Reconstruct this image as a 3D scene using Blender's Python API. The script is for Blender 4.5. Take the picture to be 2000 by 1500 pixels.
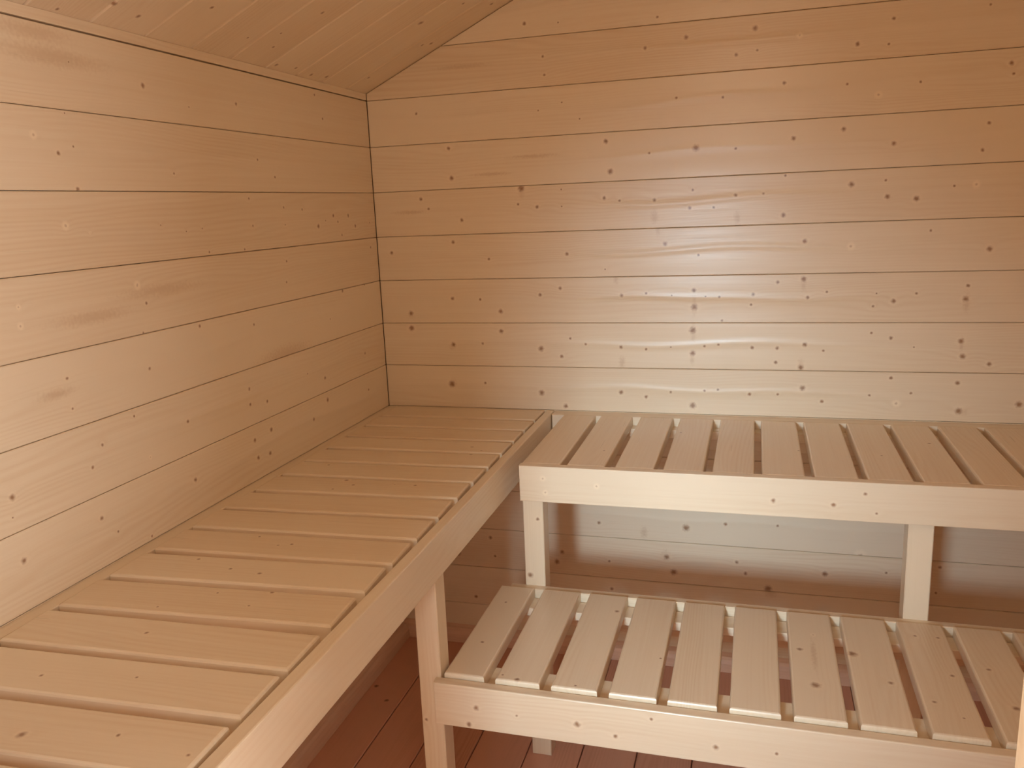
import bpy, math
import numpy as np
from mathutils import Vector, Matrix

for o in list(bpy.data.objects):
    bpy.data.objects.remove(o, do_unlink=True)
scene = bpy.context.scene
COL = scene.collection

# ------------------------------------------------------------------ camera
F_PX = 1617.145
YAW, PITCH, ROLL = -0.289455, -0.211865, -0.041931
CAM = Vector((1.135826, -2.401793, -0.326080))
def cam_axes():
    cy, sy, cp, sp = math.cos(YAW), math.sin(YAW), math.cos(PITCH), math.sin(PITCH)
    f = Vector((sy*cp, cy*cp, sp)); r = Vector((cy, -sy, 0)); u = r.cross(f)
    r2 = math.cos(ROLL)*r + math.sin(ROLL)*u
    u2 = -math.sin(ROLL)*r + math.cos(ROLL)*u
    return r2, u2, f
CR, CU, CF = cam_axes()
cd = bpy.data.cameras.new('camera'); cam = bpy.data.objects.new('camera', cd); COL.objects.link(cam)
cd.sensor_width = 36.0; cd.sensor_fit = 'HORIZONTAL'; cd.lens = F_PX*36.0/2000.0; cd.clip_start = 0.03
M = Matrix.Identity(4)
for i in range(3):
    M[i][0] = CR[i]; M[i][1] = CU[i]; M[i][2] = -CF[i]; M[i][3] = CAM[i]
cam.matrix_world = M
scene.camera = cam

# ------------------------------------------------------------------ world, light, exposure
w = bpy.data.worlds.new('world'); scene.world = w; w.use_nodes = True
bg = w.node_tree.nodes['Background']; bg.inputs[0].default_value = (0.75, 0.86, 1.0, 1); bg.inputs[1].default_value = 0.6
vs = scene.view_settings
vs.view_transform = 'Standard'; vs.look = 'None'; vs.gamma = 1.0; vs.use_curve_mapping = False
vs.exposure = 0.26
scene.cycles.max_bounces = 7; scene.cycles.diffuse_bounces = 7; scene.cycles.glossy_bounces = 2

def area(name, loc, target, sx, sy, energy, color, spread=180):
    l = bpy.data.lights.new(name, 'AREA'); l.shape = 'RECTANGLE'; l.size = sx; l.size_y = sy
    l.energy = energy; l.color = color; l.spread = math.radians(spread)
    o = bpy.data.objects.new(name, l); COL.objects.link(o)
    d = Vector(target) - Vector(loc)
    o.location = loc; o.rotation_euler = d.to_track_quat('-Z', 'Y').to_euler()
    return o
# daylight through the small window and the glazed outer door of the changing room, plus an added transom fill that lifts the ambient light
area('window_daylight', (0.80, -3.12, -0.54), (1.02, 0.0, -1.18), 0.20, 0.32, 2.2, (0.61, 0.84, 1.0), 41)
area('glazed_door_daylight', (2.23, -2.74, -0.75), (0.0, -1.75, -0.85), 0.72, 1.46, 39.0, (0.97, 0.985, 1.0), 170)
area('transom_fill', (1.055, -2.106, 0.27), (0.95, -0.4, -0.05), 0.34, 0.18, 2.0, (1.0, 0.78, 0.55), 170)  # made-up warm fill over the sauna door, raises the ambient light

# ------------------------------------------------------------------ geometry helpers
P_ = 0.135                      # height of one wall plank
FLOOR = -13*P_                  # floor level
CEIL0, SLOPE = 0.022, 0.46      # ceiling height at the side wall and its rise
ROOM_X, ROOM_Y = 2.25, -2.10
RIDGE = ROOM_X/2

def ray(px, py):
    return (CF + CR*((px-1000)/F_PX) + CU*((750-py)/F_PX))
def on_plane(px, py, n, d):     # n.x = d
    v = ray(px, py); t = (d - n.dot(CAM))/n.dot(v)
    return CAM + v*t, t

BOARDS = []                     # every board: object, frame, surface tag, tone
def offset_poly(pts, c):
    n = len(pts); out = []
    for i in range(n):
        p0, p1, p2 = Vector(pts[i-1]), Vector(pts[i]), Vector(pts[(i+1) % n])
        e1 = (p1-p0).normalized(); e2 = (p2-p1).normalized()
        n1 = Vector((-e1.y, e1.x)); n2 = Vector((-e2.y, e2.x))
        k = 1 + n1.dot(n2)
        out.append(p1 + (n1+n2)*(c/max(k, 0.15)))
    return out
MESHES = {}
def prism_mesh(name, pts, T, c, rings=2):
    key = (tuple((round(a, 5), round(b, 5)) for a, b in pts), round(T, 5), round(c, 5), rings, name)
    if key in MESHES: return MESHES[key]
    n = len(pts)
    if rings == 3: lv = [(0, c), (-0.3*c, 0.3*c), (-c, 0)]
    else: lv = [(0, c), (-c, 0)]
    lv.append((-T, 0))
    V, Fc = [], []
    for z, ins in lv:
        for q in (offset_poly(pts, ins) if ins else [Vector(p) for p in pts]):
            V.append((q.x, q.y, z))
    L = len(lv)
    Fc.append(list(range(n)))
    for a in range(L-1):
        for i in range(n):
            j = (i+1) % n
            Fc.append([a*n+i, (a+1)*n+i, (a+1)*n+j, a*n+j])
    Fc.append([(L-1)*n+i for i in reversed(range(n))])
    me = bpy.data.meshes.new(name); me.from_pydata(V, [], Fc); me.update()
    MESHES[key] = me
    return me

def parent_to(o, p):
    if p is None: return
    o.parent = p
    o.matrix_parent_inverse = Matrix.Translation(-p.location)

def board(name, parent, origin, u, v, pts, T, tag='', c=0.0016, rings=2, tone='spruce'):
    """A board whose visible face lies in the plane (origin; u, v); grain runs along u."""
    u = Vector(u).normalized(); v = Vector(v).normalized(); n = u.cross(v)
    me = prism_mesh(name, pts, T, c, rings)
    o = bpy.data.objects.new(name, me); COL.objects.link(o)
    parent_to(o, parent)
    m = Matrix.Identity(4)
    for i in range(3):
        m[i][0] = u[i]; m[i][1] = v[i]; m[i][2] = n[i]; m[i][3] = origin[i]
    o.matrix_basis = m
    BOARDS.append(dict(o=o, O=Vector(origin), u=u, v=v, n=n, pts=pts, tag=tag, tone=tone, kd=[], kl=[], ks=[]))
    return o
def rect(L, W): return [(0, 0), (L, 0), (L, W), (0, W)]

def boxes(name, bl, parent=None):
    V, Fc = [], []
    for (x0, x1, y0, y1, z0, z1) in bl:
        b = len(V)
        V += [(x0,y0,z0),(x1,y0,z0),(x1,y1,z0),(x0,y1,z0),(x0,y0,z1),(x1,y0,z1),(x1,y1,z1),(x0,y1,z1)]
        Fc += [[b+i for i in f] for f in ((0,3,2,1),(4,5,6,7),(0,1,5,4),(1,2,6,5),(2,3,7,6),(3,0,4,7))]
    me = bpy.data.meshes.new(name); me.from_pydata(V, [], Fc); me.update()
    o = bpy.data.objects.new(name, me); COL.objects.link(o); parent_to(o, parent)
    return o
def poly_slab(name, pts3, off):
    n = len(pts3); off = Vector(off)
    V = [tuple(p) for p in pts3] + [tuple(Vector(p)+off) for p in pts3]
    Fc = [list(range(n)), [n+i for i in reversed(range(n))]] + [[i, n+i, n+(i+1) % n, (i+1) % n] for i in range(n)]
    me = bpy.data.meshes.new(name); me.from_pydata(V, [], Fc); me.update()
    o = bpy.data.objects.new(name, me); COL.objects.link(o)
    return o
def structure(o): o['kind'] = 'structure'; return o
def thing(name, loc, label, cat, group=None):
    o = bpy.data.objects.new(name, None); COL.objects.link(o); o.location = loc
    o['label'] = label; o['category'] = cat; o.empty_display_size = 0.1
    if group: o['group'] = group
    return o

# ------------------------------------------------------------------ materials
def nn(nt, t, **kw):
    n = nt.nodes.new(t)
    for k, v in kw.items(): setattr(n, k, v)
    return n
TONES = {           # light wood, late wood, knot
    'spruce': ((0.900, 0.745, 0.550), (0.775, 0.575, 0.370), (0.270, 0.095, 0.026)),
    'reddened':  ((0.840, 0.560, 0.400), (0.700, 0.430, 0.280), (0.20, 0.07, 0.025)),  # for the skirting: red bounce off the floor is put into the colour
    'floor':  ((0.760, 0.400, 0.270), (0.600, 0.280, 0.170), (0.110, 0.040, 0.018)),
}
def wood(name, tone='spruce', kd=(), kl=(), ks=(), ridge=None):
    light, late, knot = TONES[tone]
    m = bpy.data.materials.new(name); m.use_nodes = True; nt = m.node_tree; L = nt.links.new
    bs = nt.nodes['Principled BSDF']
    tc = nn(nt, 'ShaderNodeTexCoord'); oi = nn(nt, 'ShaderNodeObjectInfo')
    def math_(op, a, b=None, c=None, clamp=False):
        n = nn(nt, 'ShaderNodeMath', operation=op, use_clamp=clamp)
        for i, x in enumerate((a, b, c)):
            if x is None: continue
            if isinstance(x, (int, float)): n.inputs[i].default_value = x
            else: L(x, n.inputs[i])
        return n.outputs[0]
    def vmath(op, a, b):
        n = nn(nt, 'ShaderNodeVectorMath', operation=op)
        for i, x in enumerate((a, b)):
            if isinstance(x, tuple): n.inputs[i].default_value = x
            else: L(x, n.inputs[i])
        return n.outputs['Value'] if op in ('DISTANCE', 'LENGTH') else n.outputs[0]
    P = tc.outputs['Object']
    rnd = nn(nt, 'ShaderNodeCombineXYZ')
    L(math_('MULTIPLY', oi.outputs['Random'], 53.1), rnd.inputs[0])
    L(math_('MULTIPLY', oi.outputs['Random'], 17.7), rnd.inputs[1])
    L(math_('MULTIPLY', oi.outputs['Random'], 7.3), rnd.inputs[2])
    Q = vmath('ADD', P, rnd.outputs[0])
    def noise(scale, detail=2.0, rough=0.5):
        n = nn(nt, 'ShaderNodeTexNoise'); n.inputs['Scale'].default_value = 1.0
        n.inputs['Detail'].default_value = detail; n.inputs['Roughness'].default_value = rough
        L(vmath('MULTIPLY', Q, scale), n.inputs['Vector']); return n.outputs['Fac']
    def remap(x, a, b, c=0.0, d=1.0, smooth=True):
        n = nn(nt, 'ShaderNodeMapRange', interpolation_type='SMOOTHSTEP' if smooth else 'LINEAR')
        L(x, n.inputs['Value'])
        for k, v in zip(('From Min', 'From Max', 'To Min', 'To Max'), (a, b, c, d)): n.inputs[k].default_value = v
        return n.outputs['Result']
    # distance to the knots, in knot radii
    sep = nn(nt, 'ShaderNodeSeparateXYZ'); L(P, sep.inputs[0])
    flat = nn(nt, 'ShaderNodeCombineXYZ'); L(sep.outputs[0], flat.inputs[0]); L(sep.outputs[1], flat.inputs[1])
    wob = noise((170.0, 170.0, 0.0), 0.0)
    def dist(ks):
        D = None
        for (ku, kv, r) in ks:
            d = math_('MULTIPLY', vmath('DISTANCE', flat.outputs[0], (ku, kv, 0.0)), 1.0/r)
            D = d if D is None else math_('MINIMUM', D, d)
        return D
    Dd = dist(kd); Dl = dist(kl)
    Da = Dd if Dl is None else (Dl if Dd is None else math_('MINIMUM', Dd, Dl))
    sq = nn(nt, 'ShaderNodeSeparateXYZ'); L(Q, sq.inputs[0])
    bend = noise((0.8, 7.0, 7.0), 2.0, 0.55)
    ph = math_('MULTIPLY', math_('MULTIPLY_ADD', math_('SUBTRACT', bend, 0.5), 0.16, sq.outputs[1]), 620.0)
    if Da is not None:
        ph = math_('ADD', ph, math_('MULTIPLY', math_('POWER', 0.62, Da), 9.0))
    ring = math_('POWER', math_('MULTIPLY_ADD', math_('SINE', ph), 0.5, 0.5), 1.6)
    fib = noise((5.0, 420.0, 420.0), 0.0, 0.6)
    streak = noise((1.2, 90.0, 90.0), 1.0, 0.6)
    tonal = noise((1.1, 6.5, 6.5), 1.0)
    amp = remap(tonal, 0.38, 0.68, 0.03, 0.30)
    f = math_('MULTIPLY', ring, amp)
    f = math_('MULTIPLY_ADD', math_('SUBTRACT', fib, 0.5), 0.26, f)
    f = math_('MULTIPLY_ADD', math_('SUBTRACT', streak, 0.5), 0.42, f)
    f = math_('MULTIPLY_ADD', math_('SUBTRACT', tonal, 0.45), 0.45, f)
    f = math_('MULTIPLY_ADD', math_('SUBTRACT', oi.outputs['Random'], 0.5), 0.36, f)
    f = math_('ADD', f, 0.10, clamp=True)
    mix = nn(nt, 'ShaderNodeMix', data_type='RGBA'); L(f, mix.inputs['Factor'])
    mix.inputs['A'].default_value = (*light, 1); mix.inputs['B'].default_value = (*late, 1)
    col = mix.outputs['Result']
    def tint(col, fac, c):
        n = nn(nt, 'ShaderNodeMix', data_type='RGBA'); L(fac, n.inputs['Factor']); L(col, n.inputs['A'])
        n.inputs['B'].default_value = (*c, 1); return n.outputs['Result']
    pale = tuple(min(1.0, a*1.10) for a in light)
    mid = tuple(0.5*a + 0.5*b for a, b in zip(late, knot))
    for (ku, kv, ru, rv) in ks:          # soft brown stains of the branch collars
        d_ = vmath('MULTIPLY', vmath('SUBTRACT', flat.outputs[0], (ku, kv, 0.0)), (1.0/ru, 1.0/rv, 0.0))
        n_ = nn(nt, 'ShaderNodeVectorMath', operation='LENGTH'); L(d_, n_.inputs[0])
        dd = math_('MULTIPLY_ADD', math_('SUBTRACT', wob, 0.5), 0.7, n_.outputs['Value'])
        col = tint(col, remap(dd, 0.1, 1.1, 0.55, 0.0), tuple(0.8*a + 0.2*b for a, b in zip(late, knot)))
    if Dd is not None:
        Dw = math_('MULTIPLY_ADD', math_('SUBTRACT', wob, 0.5), 0.55, Dd)
        col = tint(col, remap(Dw, 1.1, 2.4, 0.25, 0.0), pale)
        col = tint(col, remap(Dw, 0.7, 1.4, 0.5, 0.0), mid)
        col = tint(col, remap(Dw, 0.2, 0.95, 0.72, 0.0), knot)
    if Dl is not None:
        Dw2 = math_('MULTIPLY_ADD', math_('SUBTRACT', wob, 0.5), 0.5, Dl)
        col = tint(col, remap(Dw2, 0.8, 2.2, 0.75, 0.0), pale)
        col = tint(col, remap(Dw2, 0.2, 0.75, 0.55, 0.0), mid)
    L(col, bs.inputs['Base Color'])
    L(math_('MULTIPLY_ADD', fib, 0.10, 0.26), bs.inputs['Roughness'])
    bs.inputs['Specular IOR Level'].default_value = 0.5
    # relief: bowed face, ridge along the heart (metres)
    if ridge is not None:                # the boards stand slightly proud along their heart line
        h = math_('MULTIPLY', noise((1.6, 15.0, 15.0), 0.0), 0.0019)
        wv = math_('MULTIPLY_ADD', math_('SUBTRACT', noise((2.6, 0.0, 0.0), 0.0), 0.5), 0.05, sep.outputs[1])
        rr = math_('MULTIPLY', math_('SUBTRACT', wv, ridge), 1.0/0.010)
        h = math_('MULTIPLY_ADD', math_('POWER', 0.37, math_('MULTIPLY', rr, rr)), 0.0012, h)
        bp = nn(nt, 'ShaderNodeBump'); bp.inputs['Strength'].default_value = 1.0; bp.inputs['Distance'].default_value = 1.0
        L(h, bp.inputs['Height']); L(bp.outputs[0], bs.inputs['Normal'])
    return m
WOOD = wood('spruce_wood'); FLOORWOOD = wood('floor_wood', 'floor'); SKIRT = wood('skirting_wood', 'reddened')
def plain(name, col, rough=0.5):
    m = bpy.data.materials.new(name); m.use_nodes = True; nt = m.node_tree
    b = nt.nodes['Principled BSDF']; b.inputs['Roughness'].default_value = rough
    n = nn(nt, 'ShaderNodeTexNoise'); n.inputs['Scale'].default_value = 30
    r = nn(nt, 'ShaderNodeMix', data_type='RGBA'); nt.links.new(n.outputs['Fac'], r.inputs['Factor'])
    r.inputs['A'].default_value = (*[c*0.92 for c in col], 1); r.inputs['B'].default_value = (*[min(1, c*1.08) for c in col], 1)
    nt.links.new(r.outputs['Result'], b.inputs['Base Color']); return m
PAINT = plain('pale_paint', (0.86, 0.85, 0.81), 0.7)
BACK = plain('backing_wood', (0.26, 0.15, 0.08), 0.8)
GLASS = bpy.data.materials.new('window_glass'); GLASS.use_nodes = True
_g = GLASS.node_tree.nodes['Principled BSDF']; _g.inputs['Transmission Weight'].default_value = 1.0
_g.inputs['Roughness'].default_value = 0.02; _g.inputs['Base Color'].default_value = (0.95, 0.98, 0.97, 1)
def mat(o, m):
    o.data.materials.clear(); o.data.materials.append(m); return o

# ------------------------------------------------------------------ the room
T = 0.020; G = 0.0006
def gable(x): return CEIL0 + SLOPE*min(x, ROOM_X-x)
# left wall
wl = structure(mat(boxes('wall_left', [(-0.065, -T-0.001, ROOM_Y, T, FLOOR-0.05, CEIL0-0.002)]), BACK))
for k in range(13):
    z0 = -(k+1)*P_ + G; z1 = -k*P_ - G
    board('plank', wl, (0, ROOM_Y+0.001, z0), (0, 1, 0), (0, 0, 1), rect(-ROOM_Y-0.0015, z1-z0), T, 'left')
board('top_plank', wl, (0, ROOM_Y+0.001, 0.0022), (0, 1, 0), (0, 0, 1), rect(-ROOM_Y-0.0015, 0.0190), T, 'left', c=0.0004)
# right wall
wr = structure(mat(boxes('wall_right', [(ROOM_X+T+0.001, ROOM_X+0.065, ROOM_Y, T, FLOOR-0.05, CEIL0-0.002)]), BACK))
for k in range(13):
    z0 = -(k+1)*P_ + G; z1 = -k*P_ - G
    board('plank', wr, (ROOM_X, -0.0005, z0), (0, -1, 0), (0, 0, 1), rect(-ROOM_Y-0.0015, z1-z0), T, 'right')
board('top_plank', wr, (ROOM_X, -0.0005, 0.0022), (0, -1, 0), (0, 0, 1), rect(-ROOM_Y-0.0015, 0.0190), T, 'right', c=0.0004)
# back wall with its gable
wb = structure(mat(poly_slab('wall_back', [(-0.066, T+0.001, FLOOR-0.05), (ROOM_X+0.066, T+0.001, FLOOR-0.05), (ROOM_X+0.066, T+0.001, CEIL0-0.01), (RIDGE, T+0.001, gable(RIDGE)+0.015), (-0.066, T+0.001, CEIL0-0.01)], (0, 0.045, 0)), BACK))
for k in range(-4, 13):
    z0 = -(k+1)*P_ + G; z1 = -k*P_ - G
    xl = lambda z: max(0.0006, (z-CEIL0+0.001)/SLOPE + 0.001)
    if z1 <= CEIL0:
        pts = rect(ROOM_X-0.0012, z1-z0)
        pts = [(a+0.0006, b) for a, b in pts]
    elif xl(z1) < RIDGE-0.01:
        a0, a1 = xl(z0), xl(z1); zc = CEIL0
        if z0 < CEIL0: pts = [(0.0006, 0), (ROOM_X-0.0006, 0), (ROOM_X-0.0006, zc-z0-0.001), (ROOM_X-a1, z1-z0), (a1, z1-z0), (0.0006, zc-z0-0.001)]
        else: pts = [(a0, 0), (ROOM_X-a0, 0), (ROOM_X-a1, z1-z0), (a1, z1-z0)]
    else:
        a0 = xl(z0); pts = [(a0, 0), (ROOM_X-a0, 0), (RIDGE, gable(RIDGE)-z0-0.002)]
    board('plank', wb, (0, 0, z0), (1, 0, 0), (0, 0, 1), pts, T, 'back')
# ceiling: boards run up the slope
ca, sa = math.cos(math.atan(SLOPE)), math.sin(math.atan(SLOPE))
CT = 0.016
nl = Vector((sa, 0, -ca)); nr = Vector((-sa, 0, -ca))
ce = structure(mat(poly_slab('ceiling', [Vector((-0.06, ROOM_Y, CEIL0-0.06*SLOPE+0.022)), Vector((-0.06, 0.06, CEIL0-0.06*SLOPE+0.022)), Vector((RIDGE, 0.06, gable(RIDGE)+0.022)), Vector((RIDGE, ROOM_Y, gable(RIDGE)+0.022))], (0, 0, 0.03)), BACK))
c2 = poly_slab('ceiling_slope', [Vector((ROOM_X+0.06, 0.06, CEIL0-0.06*SLOPE+0.022)), Vector((ROOM_X+0.06, ROOM_Y, CEIL0-0.06*SLOPE+0.022)), Vector((RIDGE, ROOM_Y, gable(RIDGE)+0.022)), Vector((RIDGE, 0.06, gable(RIDGE)+0.022))], (0, 0, 0.03))
mat(c2, BACK); c2.parent = ce
LEN = RIDGE/ca
edges = [0.010] + [-0.123 - 0.1398*i for i in range(15)]
edges = [e for e in edges if e > ROOM_Y] + [ROOM_Y+0.001]
for a, b in zip(edges[:-1], edges[1:]):
    W = a-b-0.0008
    board('plank', ce, (-0.008*ca, a-0.0004, CEIL0+0.0002-0.008*sa), (ca, 0, sa), (0, -1, 0), rect(LEN+0.006, W), CT, 'ceil', c=0.0035)
    board('plank', ce, (ROOM_X+0.008*ca, b+0.0004, CEIL0+0.0002-0.008*sa), (-ca, 0, sa), (0, 1, 0), rect(LEN+0.006, W), CT, 'ceilr', c=0.0045)
# floor
fl = structure(mat(boxes('floor', [(-0.06, ROOM_X+0.06, -3.25, 0.06, FLOOR-0.09, FLOOR-0.026)]), BACK))
fx = [0.0]; x = 0.147
while x < ROOM_X-0.02: fx.append(x); x += 0.1428
fx.append(ROOM_X)
for a, b in zip(fx[:-1], fx[1:]):
    board('floorboard', fl, (b-0.0014, -3.19, FLOOR), (0, 1, 0), (-1, 0, 0), rect(3.188, b-a-0.0028), 0.026, 'floor', c=0.0022, tone='floor')
# skirting with a rounded top
def skirting(name, p0, p1, out):
    prof = [(0, 0), (0.024, 0), (0.024, 0.016)] + [(0.006+0.018*math.cos(t), 0.016+0.034*math.sin(t)) for t in (0.35, 0.75, 1.15, 1.5)] + [(0.0, 0.056)]
    p0, p1, out = Vector(p0), Vector(p1), Vector(out); d = p1-p0
    V = []
    for base in (p0, p1):
        V += [tuple(base + out*a + Vector((0, 0, b))) for a, b in prof]
    n = len(prof)
    Fc = [[i, (i+1) % n, n+(i+1) % n, n+i] for i in range(n)] + [list(range(n)), [n+i for i in reversed(range(n))]]
    me = bpy.data.meshes.new(name)
    # store in a local frame with the grain along local x
    u = d.normalized(); v = Vector((0, 0, 1)); nrm = u.cross(v)
    m = Matrix.Identity(4)
    for i in range(3): m[i][0] = u[i]; m[i][1] = v[i]; m[i][2] = nrm[i]; m[i][3] = p0[i]
    inv = m.inverted(); me.from_pydata([tuple(inv @ Vector(q)) for q in V], [], Fc); me.update()
    import bmesh
    bm = bmesh.new(); bm.from_mesh(me); bmesh.ops.recalc_face_normals(bm, faces=bm.faces); bm.to_mesh(me); bm.free()
    o = bpy.data.objects.new(name, me); COL.objects.link(o); o.matrix_basis = m
    mat(o, SKIRT); return structure(o)
skirting('baseboard_left', (0.0005, -0.025, FLOOR+0.0005), (0.0005, ROOM_Y+0.01, FLOOR+0.0005), (1, 0, 0))
skirting('baseboard_back', (0.0005, -0.0005, FLOOR+0.0005), (ROOM_X-0.001, -0.0005, FLOOR+0.0005), (0, -1, 0))
# front wall with the doorway the photograph was taken from
DX0, DX1, DZ = 0.69, 1.231, -0.06
structure(mat(boxes('wall_front', [(-0.06, DX0-0.03, ROOM_Y-0.044, ROOM_Y, FLOOR, 0.6), (DX1+0.03, ROOM_X+0.06, ROOM_Y-0.044, ROOM_Y, FLOOR, 0.6), (DX0-0.03, DX1+0.03, ROOM_Y-0.044, ROOM_Y, DZ+0.03, 0.15), (DX0-0.03, 0.85, ROOM_Y-0.044, ROOM_Y, 0.15, 0.6), (0.85, DX1+0.03, ROOM_Y-0.044, ROOM_Y, 0.39, 0.6)]), WOOD))
dr = structure(bpy.data.objects.new('door_1', None)); COL.objects.link(dr); dr.location = ((DX0+DX1)/2, ROOM_Y-0.022, FLOOR)
for x0 in (DX0-0.03, DX1):
    mat(boxes('jamb', [(x0, x0+0.03, ROOM_Y-0.05, ROOM_Y+0.004, FLOOR, DZ+0.03)], dr), WOOD)
mat(boxes('head', [(DX0, DX1, ROOM_Y-0.05, ROOM_Y+0.004, DZ, DZ+0.03)], dr), WOOD)
# changing room behind the camera, with its window, glazed door and an added transom
AY = -3.16
structure(mat(boxes('wall_outer', [(-0.06, 0.66, AY-0.05, AY, FLOOR, 0.36), (0.94, ROOM_X+0.06, AY-0.05, AY, FLOOR, 0.36), (0.66, 0.94, AY-0.05, AY, FLOOR, -0.70), (0.66, 0.94, AY-0.05, AY, -0.30, 0.36)]), PAINT))
structure(mat(boxes('wall_side', [(ROOM_X, ROOM_X+0.05, -2.32, ROOM_Y-0.044, FLOOR, 0.36), (ROOM_X, ROOM_X+0.05, AY, -2.32, 0.06, 0.36), (-0.05, 0.0, AY, ROOM_Y-0.044, FLOOR, 0.36)]), PAINT))
structure(mat(boxes('ceiling_anteroom', [(-0.06, ROOM_X+0.06, AY-0.05, ROOM_Y-0.044, 0.36, 0.40)]), PAINT))
def window(n, fr, pane, loc):
    e = structure(bpy.data.objects.new('window_%d' % n, None)); COL.objects.link(e); e.location = loc
    mat(boxes('window_frame', fr, e), WOOD); mat(boxes('pane', [pane], e), GLASS)
window(1, [(0.66, 0.68, AY-0.05, AY-0.01, -0.70, -0.30), (0.92, 0.94, AY-0.05, AY-0.01, -0.70, -0.30), (0.68, 0.92, AY-0.05, AY-0.01, -0.70, -0.68), (0.68, 0.92, AY-0.05, AY-0.01, -0.32, -0.30)], (0.68, 0.92, AY-0.036, AY-0.030, -0.68, -0.32), (0.80, AY, -0.70))
window(2, [(0.85, 0.87, ROOM_Y-0.044, ROOM_Y-0.01, 0.15, 0.39), (1.241, 1.261, ROOM_Y-0.044, ROOM_Y-0.01, 0.15, 0.39), (0.87, 1.241, ROOM_Y-0.044, ROOM_Y-0.01, 0.15, 0.17), (0.87, 1.241, ROOM_Y-0.044, ROOM_Y-0.01, 0.37, 0.39)], (0.87, 1.241, ROOM_Y-0.036, ROOM_Y-0.030, 0.17, 0.37), (1.05, ROOM_Y, 0.15))  # made-up transom, added to hold the ambient fill lamp
d2 = structure(bpy.data.objects.new('door_2', None)); COL.objects.link(d2); d2.location = (ROOM_X+0.02, -2.74, FLOOR)
mat(boxes('door_frame', [(ROOM_X+0.01, ROOM_X+0.05, AY, AY+0.05, FLOOR, 0.06), (ROOM_X+0.01, ROOM_X+0.05, -2.37, -2.32, FLOOR, 0.06), (ROOM_X+0.01, ROOM_X+0.05, AY+0.05, -2.37, 0.0, 0.06), (ROOM_X+0.01, ROOM_X+0.05, AY+0.05, -2.37, FLOOR, -1.50)], d2), WOOD)
mat(boxes('pane', [(ROOM_X+0.03, ROOM_X+0.036, AY+0.05, -2.37, -1.50, 0.0)], d2), GLASS)

# ------------------------------------------------------------------ the benches
ZB = -7*P_                       # top of the upper benches
XR = ROOM_X-0.002
# left bench, along the left wall
FX0, FX1 = 0.530, 0.552          # its front board
lb = thing('sauna_bench', (0.28, -1.05, FLOOR), 'long slatted spruce bench running along the left plank wall', 'bench')
YN = ROOM_Y+0.006
board('wall_ledger', lb, (0.031, YN, ZB-0.092), (0, 1, 0), (0, 0, 1), rect(-YN-0.001, 0.091), 0.0302, 'lledger')
board('support_batten', lb, (0.070, YN, ZB-0.052), (0, 1, 0), (0, 0, 1), rect(-YN-0.001, 0.025), 0.0388, '')
board('support_batten', lb, (FX0-0.0006, YN, ZB-0.052), (0, 1, 0), (0, 0, 1), rect(-YN-0.001, 0.025), 0.045, '')
board('front_board', lb, (FX1, YN, ZB-0.091), (0, 1, 0), (0, 0, 1), rect(-YN-0.002, 0.091), FX1-FX0, 'lfascia', c=0.0025, rings=3)
near_r = [-1.722, -1.606, -1.494, -1.369, -1.252, -1.141, -1.026, -0.912, -0.796, -0.689, -0.574, -0.462, -0.349, -0.239, -0.125]
near_l = [-1.742, -1.626, -1.512, -1.397, -1.281, -1.162, -1.048, -0.937, -0.820, -0.704, -0.593, -0.473, -0.360, -0.243, -0.127]
near_r = [-2.062, -1.952, -1.838] + near_r; near_l = [-2.080, -1.970, -1.856] + near_l
SX0, SX1, SZ = 0.0335, 0.5235, ZB+0.002
for i, (yl, yr) in enumerate(zip(near_l, near_r)):
    last = i == len(near_l)-1
    W = 0.121 if last else 0.0965
    u = Vector((SX1-SX0, yr-yl, 0)).normalized()
    L_ = SX1-SX0
    W = min(W, 0.113) if last else W
    board('slat', lb, (SX0, yl, SZ), u, (-u.y, u.x, 0), rect(L_, W), 0.0275, 'lslat', c=0.004, rings=3)
for y in (-0.968, -2.06):
    board('leg', lb, (0.480, y, ZB-0.0525), (0, 0, -1), (1, 0, 0), rect(ZB-0.0525-FLOOR-0.0005, 0.0494), 0.048, 'lleg', c=0.002)
# upper bench along the back wall
ub = thing('sauna_bench', (1.4, -0.28, FLOOR), 'upper slatted spruce bench standing against the back wall', 'bench')
UY0, UY1 = -0.550, -0.528
UX = 0.592
board('wall_ledger', ub, (FX1+0.003, -0.044, ZB-0.093), (1, 0, 0), (0, 0, 1), rect(XR-FX1-0.003, 0.091), 0.0434, 'uledger')
board('support_batten', ub, (UX, -0.084, ZB-0.052), (1, 0, 0), (0, 0, 1), rect(XR-UX, 0.025), 0.0395, '')
board('support_batten', ub, (UX, -0.486, ZB-0.052), (1, 0, 0), (0, 0, 1), rect(XR-UX, 0.025), 0.0415, '')
board('front_board', ub, (UX, UY0, ZB-0.091), (1, 0, 0), (0, 0, 1), rect(XR-UX, 0.091), UY1*-1*-1-UY0, 'ufascia', c=0.0025, rings=3)
ux = [0.593, 0.706, 0.823, 0.937, 1.050, 1.160, 1.2725, 1.3835, 1.495, 1.610, 1.721, 1.834, 1.946, 2.058]
for i, a in enumerate(ux):
    board('slat', ub, (a+0.0935 if i else 0.690, -0.526, ZB), (0, 1, 0), (-1, 0, 0), rect(0.478, 0.0935 if i else 0.0965), 0.0265, 'uslat', c=0.004, rings=3)
for x in (UX, 1.470, 2.16):
    board('leg', ub, (x, UY1+0.0003, ZB-0.0525), (0, 0, -1), (1, 0, 0), rect(ZB-0.0525-FLOOR-0.0005, 0.052), 0.048, 'uleg', c=0.002)
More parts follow.
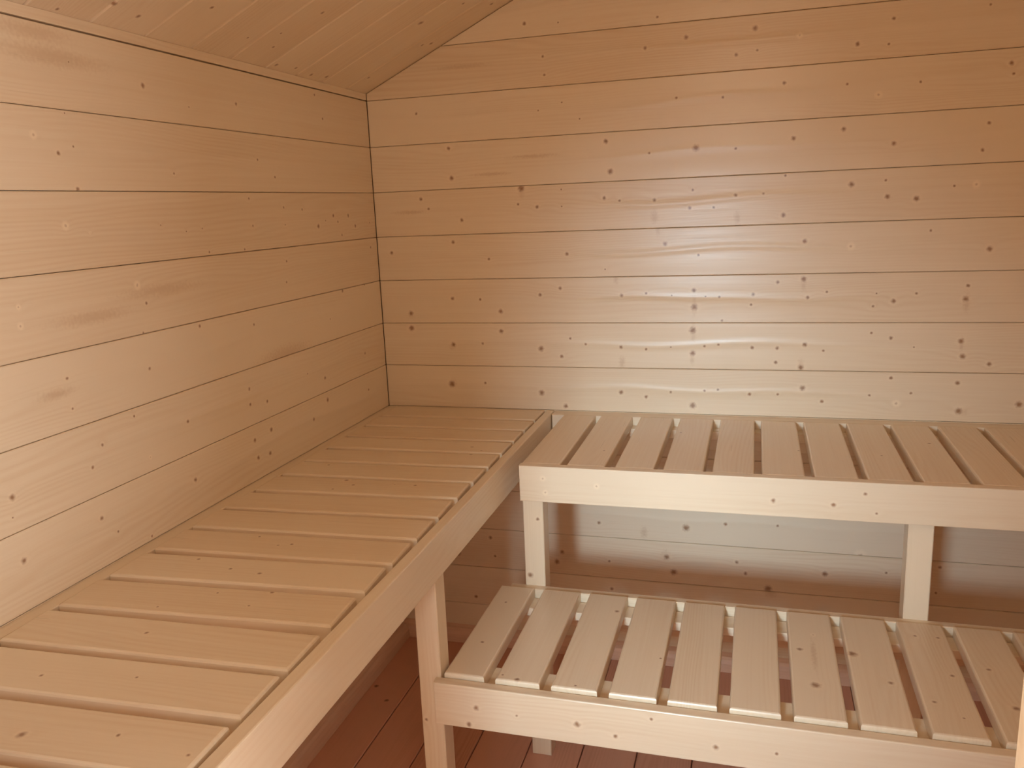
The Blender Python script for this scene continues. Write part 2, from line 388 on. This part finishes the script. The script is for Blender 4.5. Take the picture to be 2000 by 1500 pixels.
# lower bench in front of it
ZL = -1.272
bb = thing('sauna_bench', (1.4, -0.76, FLOOR), 'lower slatted spruce step bench in front of the upper bench', 'bench')
LY0, LY1 = -0.990, -0.9685
board('front_board', bb, (0.520, LY0, ZL-0.095), (1, 0, 0), (0, 0, 1), rect(XR-0.520, 0.095), LY1-LY0, 'bfascia', c=0.0025, rings=3)
board('rear_rail', bb, (0.556, -0.550, -1.360), (1, 0, 0), (0, 0, 1), rect(XR-0.556, 0.092), 0.0218, 'brail', c=0.002)
board('support_batten', bb, (0.536, -0.956, -1.310), (1, 0, 0), (0, 0, 1), rect(XR-0.536, 0.021), -0.956*-1-0.882, '')
board('support_batten', bb, (0.536, -0.610, -1.310), (1, 0, 0), (0, 0, 1), rect(XR-0.536, 0.021), 0.054, '')
bx = [0.536, 0.646, 0.7625, 0.878, 0.991, 1.106, 1.221, 1.335, 1.452, 1.567, 1.682, 1.797, 1.912, 2.027, 2.142]
for i, a in enumerate(bx):
    W = 0.086 if i == 0 else 0.0925
    board('slat', bb, (a+W, -0.965, -1.262), (0, 1, 0), (-1, 0, 0), rect(0.411, W), 0.0265, 'bslat', c=0.004, rings=3)
for y0 in (-0.968, -0.668):
    board('leg', bb, (2.15, y0, -1.3105), (0, 0, -1), (1, 0, 0), rect(-1.3105-FLOOR-0.0005, 0.05), 0.048, '', c=0.002)
board('bearer', bb, (2.15, -0.9195, -1.3505), (0, 1, 0), (0, 0, 1), rect(0.25, 0.04), 0.02, '')
board('bearer', bb, (0.580, -0.9195, -1.3505), (0, 1, 0), (0, 0, 1), rect(0.367, 0.04), 0.02, '')

# ------------------------------------------------------------------ knots seen in the photograph, pixel -> board
# (x, y, radius in pixels); a negative radius is a pale knot
X_, Y_, Z_ = Vector((1, 0, 0)), Vector((0, 1, 0)), Vector((0, 0, 1))
SURF = {'left': (X_, 0.0), 'back': (Y_, 0.0), 'ceil': (Vector((-SLOPE, 0, 1)), CEIL0), 'lslat': (Z_, SZ), 'uslat': (Z_, ZB), 'bslat': (Z_, -1.262),
        'lfascia': (X_, FX1), 'ufascia': (Y_, UY0), 'bfascia': (Y_, LY0), 'uleg': (Y_, UY1), 'lleg': (Y_, -0.968), 'floor': (Z_, FLOOR)}
KNOTS = {
'left': [(279,167,6),(134,121,2),(461,203,4),(369,209,2),(630,232,3),(614,185,3),(65,263,-6),(114,299,5),(143,286,3),(126,221,2),(340,339,3),(503,312,3),(537,346,3),(152,369,5),(128,441,-6),(176,455,-2),(314,440,2),(364,452,2),(395,446,2),(494,441,3),(554,405,3),(557,439,2),(590,409,3),(622,442,5),(636,431,2),(651,421,4),(660,433,3),(680,421,4),(694,441,4),(668,459,3),(722,435,2),(724,483,3),(560,510,3),(560,551,3),(268,557,-6),(286,592,4),(409,492,3),(478,487,3),(390,637,4),(280,650,3),(292,720,4),(131,739,4),(496,634,3),(669,568,4),(712,556,2),(486,388,3),(36,600,-4),(40,637,-5),(645,623,2),(713,690,3),(601,730,2),(635,738,4),
  (142,798,3),(262,813,3),(200,869,4),(181,913,4),(487,760,4),(489,790,4),(522,784,4),(367,823,4),(294,893,-3),(498,860,5),(505,894,5),(530,839,5),(528,885,5),(613,819,4),(640,781,5),(24,972,7),(25,1011,2),(47,1095,7),(199,1012,5),(231,1038,3),(297,1047,3),(382,937,5),(720,761,3)],
'back': [(1284,33,3),(1024,46,4),(1090,44,2),(1060,110,3),(1063,146,3),(1260,94,4),(1340,73,5),(1475,55,6),(1479,98,3),(1438,107,4),(1562,69,-4),(1675,86,5),(1736,86,3),(1746,36,4),(1935,9,3),(1051,216,2),(1097,200,2),(1132,232,2),(1321,191,3),(1412,190,3),(1532,162,4),(1655,164,3),(1798,160,3),(1716,185,-5),(1976,123,5),(1980,144,3),
  (1183,276,5),(1192,335,6),(1268,299,3),(1359,289,7),(1437,290,3),(1550,270,5),(1648,252,5),(1746,280,5),(1932,240,4),(1919,293,4),(1096,370,2),(1180,387,4),(1210,392,3),(1278,391,4),(1353,371,3),(1347,406,4),(1394,405,3),(1437,381,4),(1491,378,3),(1530,420,5),(1534,343,3),(1663,360,6),(1730,352,3),(1733,384,5),(1790,388,6),(1864,363,3),(1907,360,-5),(1012,399,3),(1049,404,4),(1097,403,2),(1018,368,7),(1107,496,4),(1182,526,2),(1299,476,5),(1364,498,3),(1572,471,5),(1662,481,-5),(1933,486,6),(1818,450,3),
  (1055,576,4),(1094,563,4),(1214,577,4),(1262,573,3),(1355,567,5),(1356,600,7),(1312,577,2),(1378,579,2),(1405,580,3),(1471,575,4),(1467,595,3),(1519,551,4),(1570,545,6),(1577,581,4),(1615,570,3),(1745,588,5),(1705,598,3),(1712,573,2),(1790,573,3),(1891,558,4),(1886,584,6),(1410,626,3),(1057,681,6),(1097,696,4),(1114,661,3),(1144,672,3),(1213,678,4),(1262,682,3),(1310,678,2),(1353,645,7),(1353,690,6),(1376,676,3),(1403,673,3),(1469,679,4),(1518,680,4),(1515,708,4),(1572,673,5),(1564,718,6),(1608,685,3),(1702,650,3),(1740,660,4),(1785,678,2),(1877,666,6),(1880,696,6),(1932,711,5),(1740,738,4),(1870,748,5),
  (876,290,4),(882,348,5),(813,222,3),(902,430,4),(822,389,4),(837,408,3),(885,473,4),(765,494,4),(955,506,3),(884,583,4),(938,585,3),(803,612,5),(978,608,5),(979,647,5),(804,641,6),(886,673,5),(943,671,3),(883,750,7),(948,748,3),(1058,767,6),(1105,793,5),(1213,766,5),(1262,775,4),(1310,766,3),(1353,792,7),(1376,763,3),(1402,761,3),(1464,770,4),(1519,770,3),(1567,758,6),(1605,784,4),(1698,772,3),(1750,788,-5),(1779,768,3),(1872,803,7),(1990,790,7),
  (1170,1021,4),(1340,1031,7),(1417,1024,4),(1519,1027,3),(1098,1078,5),(1088,1097,6),(1190,1096,3),(1302,1088,6),(1316,1117,7),(1439,1098,4),(1456,1120,4),(1611,1121,6),(1731,1119,3),(1836,1108,4),(1828,1158,3),(1195,1150,4),(895,1080,6),(958,1050,4),(967,1086,3),(930,1165,4),(1680,1085,-8),(1500,1150,8)],
'ceil': [(270,32,6),(112,18,5),(223,8,7),(484,74,3),(534,92,4),(549,65,3),(630,25,5),(822,45,7),(608,146,5),(638,150,5),(578,133,4),(540,127,5),(720,152,4),(842,85,5),(825,88,4),(414,15,5),(905,7,4),(960,8,5)],
'lslat': [(677,938,5),(690,947,4),(811,948,4),(794,968,4),(771,946,2),(650,955,3),(835,1010,6),(507,1048,3),(543,1065,3),(570,1063,4),(388,1092,4),(450,1111,4),(507,1120,5),(425,1158,3),(532,1157,5),(308,1185,3),(486,1183,3),(461,1217,5),(286,1236,5),(177,1371,6),(42,1435,10),(231,1436,5),(368,1475,5),(267,1323,4),(81,1319,5),(945,818,4),(922,873,4),(920,888,4),(940,880,3),(642,908,3)],
'uslat': [(1330,845,3),(1560,880,3),(1722,890,3),(1815,866,4),(1830,945,5),(1872,945,4),(1180,880,3),(1200,905,3)],
'bslat': [(1010,1327,6),(982,1318,3),(942,1254,4),(988,1176,3),(1593,1338,10),(1562,1268,6),(1665,1277,9),(1740,1334,6),(1825,1371,5),(1931,1308,5),(1985,1384,8),(1205,1194,5),(1290,1286,3),(1124,1339,3),(1588,1240,-4),(1832,1246,4),(1787,1242,4),(1883,1403,3),(1860,1320,5)],
'lfascia': [(620,1278,-9),(712,1176,4)],
'ufascia': [(1165,950,-4),(1510,978,5),(1628,986,5),(1690,965,4),(1712,1003,3),(1065,962,-4),(1060,935,-4)],
'bfascia': [(930,1383,6),(916,1415,6),(1009,1398,3),(1127,1415,7),(1202,1438,5),(1272,1405,4),(1398,1460,6),(1517,1472,4)],
'uleg': [(1050,1014,4),(1036,1123,6)],
'lleg': [(833,1405,4)],
'floor': [(755,1368,5),(735,1340,5),(790,1180,4)],
}
# soft stains: (x, y, half width, half height in pixels)
STAINS = {
'back': [(1356,598,7,26),(1354,648,7,24),(1352,700,6,16),(1570,552,7,22),(1564,716,8,20),(1018,372,9,20),(1278,424,10,18),(1440,424,9,16),(1888,590,9,26),(1878,672,6,18),(1285,450,6,16),(1215,708,8,16),(1203,545,7,14),(803,614,9,9),(886,748,9,12),(884,676,9,9),(1300,1085,12,14),(1315,1117,14,10),(1258,1040,9,14),(895,1080,12,8),(1505,1158,16,12),(1340,1031,10,10),(1735,385,8,10),(1880,805,14,8),(800,415,40,5),(960,340,50,5),(1040,305,60,5),(900,130,70,6)],
'left': [(100,110,120,6),(60,60,90,5),(320,565,90,6),(110,770,45,10),(180,620,90,5),(560,690,60,6)],
'bslat': [(1590,1280,8,40),(1665,1277,14,8)],
}
def inside(pts, a, b):
    n = len(pts)
    for i in range(n):
        (x0, y0), (x1, y1) = pts[i], pts[(i+1) % n]
        if (x1-x0)*(b-y0) - (y1-y0)*(a-x0) < -1e-4: return False
    return True
for tag, ks in KNOTS.items():
    n, d = SURF[tag]
    for (px, py, r) in ks:
        q, t = on_plane(px, py, n, d)
        R = max(abs(r)*t/F_PX, 0.0018)*0.95
        for b in BOARDS:
            if b['tag'] != tag: continue
            a_, b_ = (q-b['O']).dot(b['u']), (q-b['O']).dot(b['v'])
            if inside(b['pts'], a_, b_):
                b['kd' if r > 0 else 'kl'].append((a_, b_, R)); break
for tag, ks in STAINS.items():
    n, d = SURF[tag]
    for (px, py, wx, wy) in ks:
        q, t = on_plane(px, py, n, d); qx, _ = on_plane(px+wx, py, n, d); qy, _ = on_plane(px, py+wy, n, d)
        for b in BOARDS:
            if b['tag'] != tag: continue
            a_, b_ = (q-b['O']).dot(b['u']), (q-b['O']).dot(b['v'])
            if inside(b['pts'], a_, b_):
                ru = max(abs((qx-q).dot(b['u'])), abs((qy-q).dot(b['u'])), 0.004)
                rv = max(abs((qx-q).dot(b['v'])), abs((qy-q).dot(b['v'])), 0.004)
                b['ks'].append((a_, b_, ru, rv)); break
for b in BOARDS:
    o = b['o']
    if b['kd'] or b['kl'] or b['ks']:
        if o.data.users > 1: o.data = o.data.copy()
        o.data.materials.clear(); o.data.materials.append(wood('knotty_wood', b['tone'], b['kd'], b['kl'], b['ks'], 0.072 if b['tag'] in ('left', 'back') else None))
    elif not o.data.materials:
        o.data.materials.append(FLOORWOOD if b['tone'] == 'floor' else WOOD)
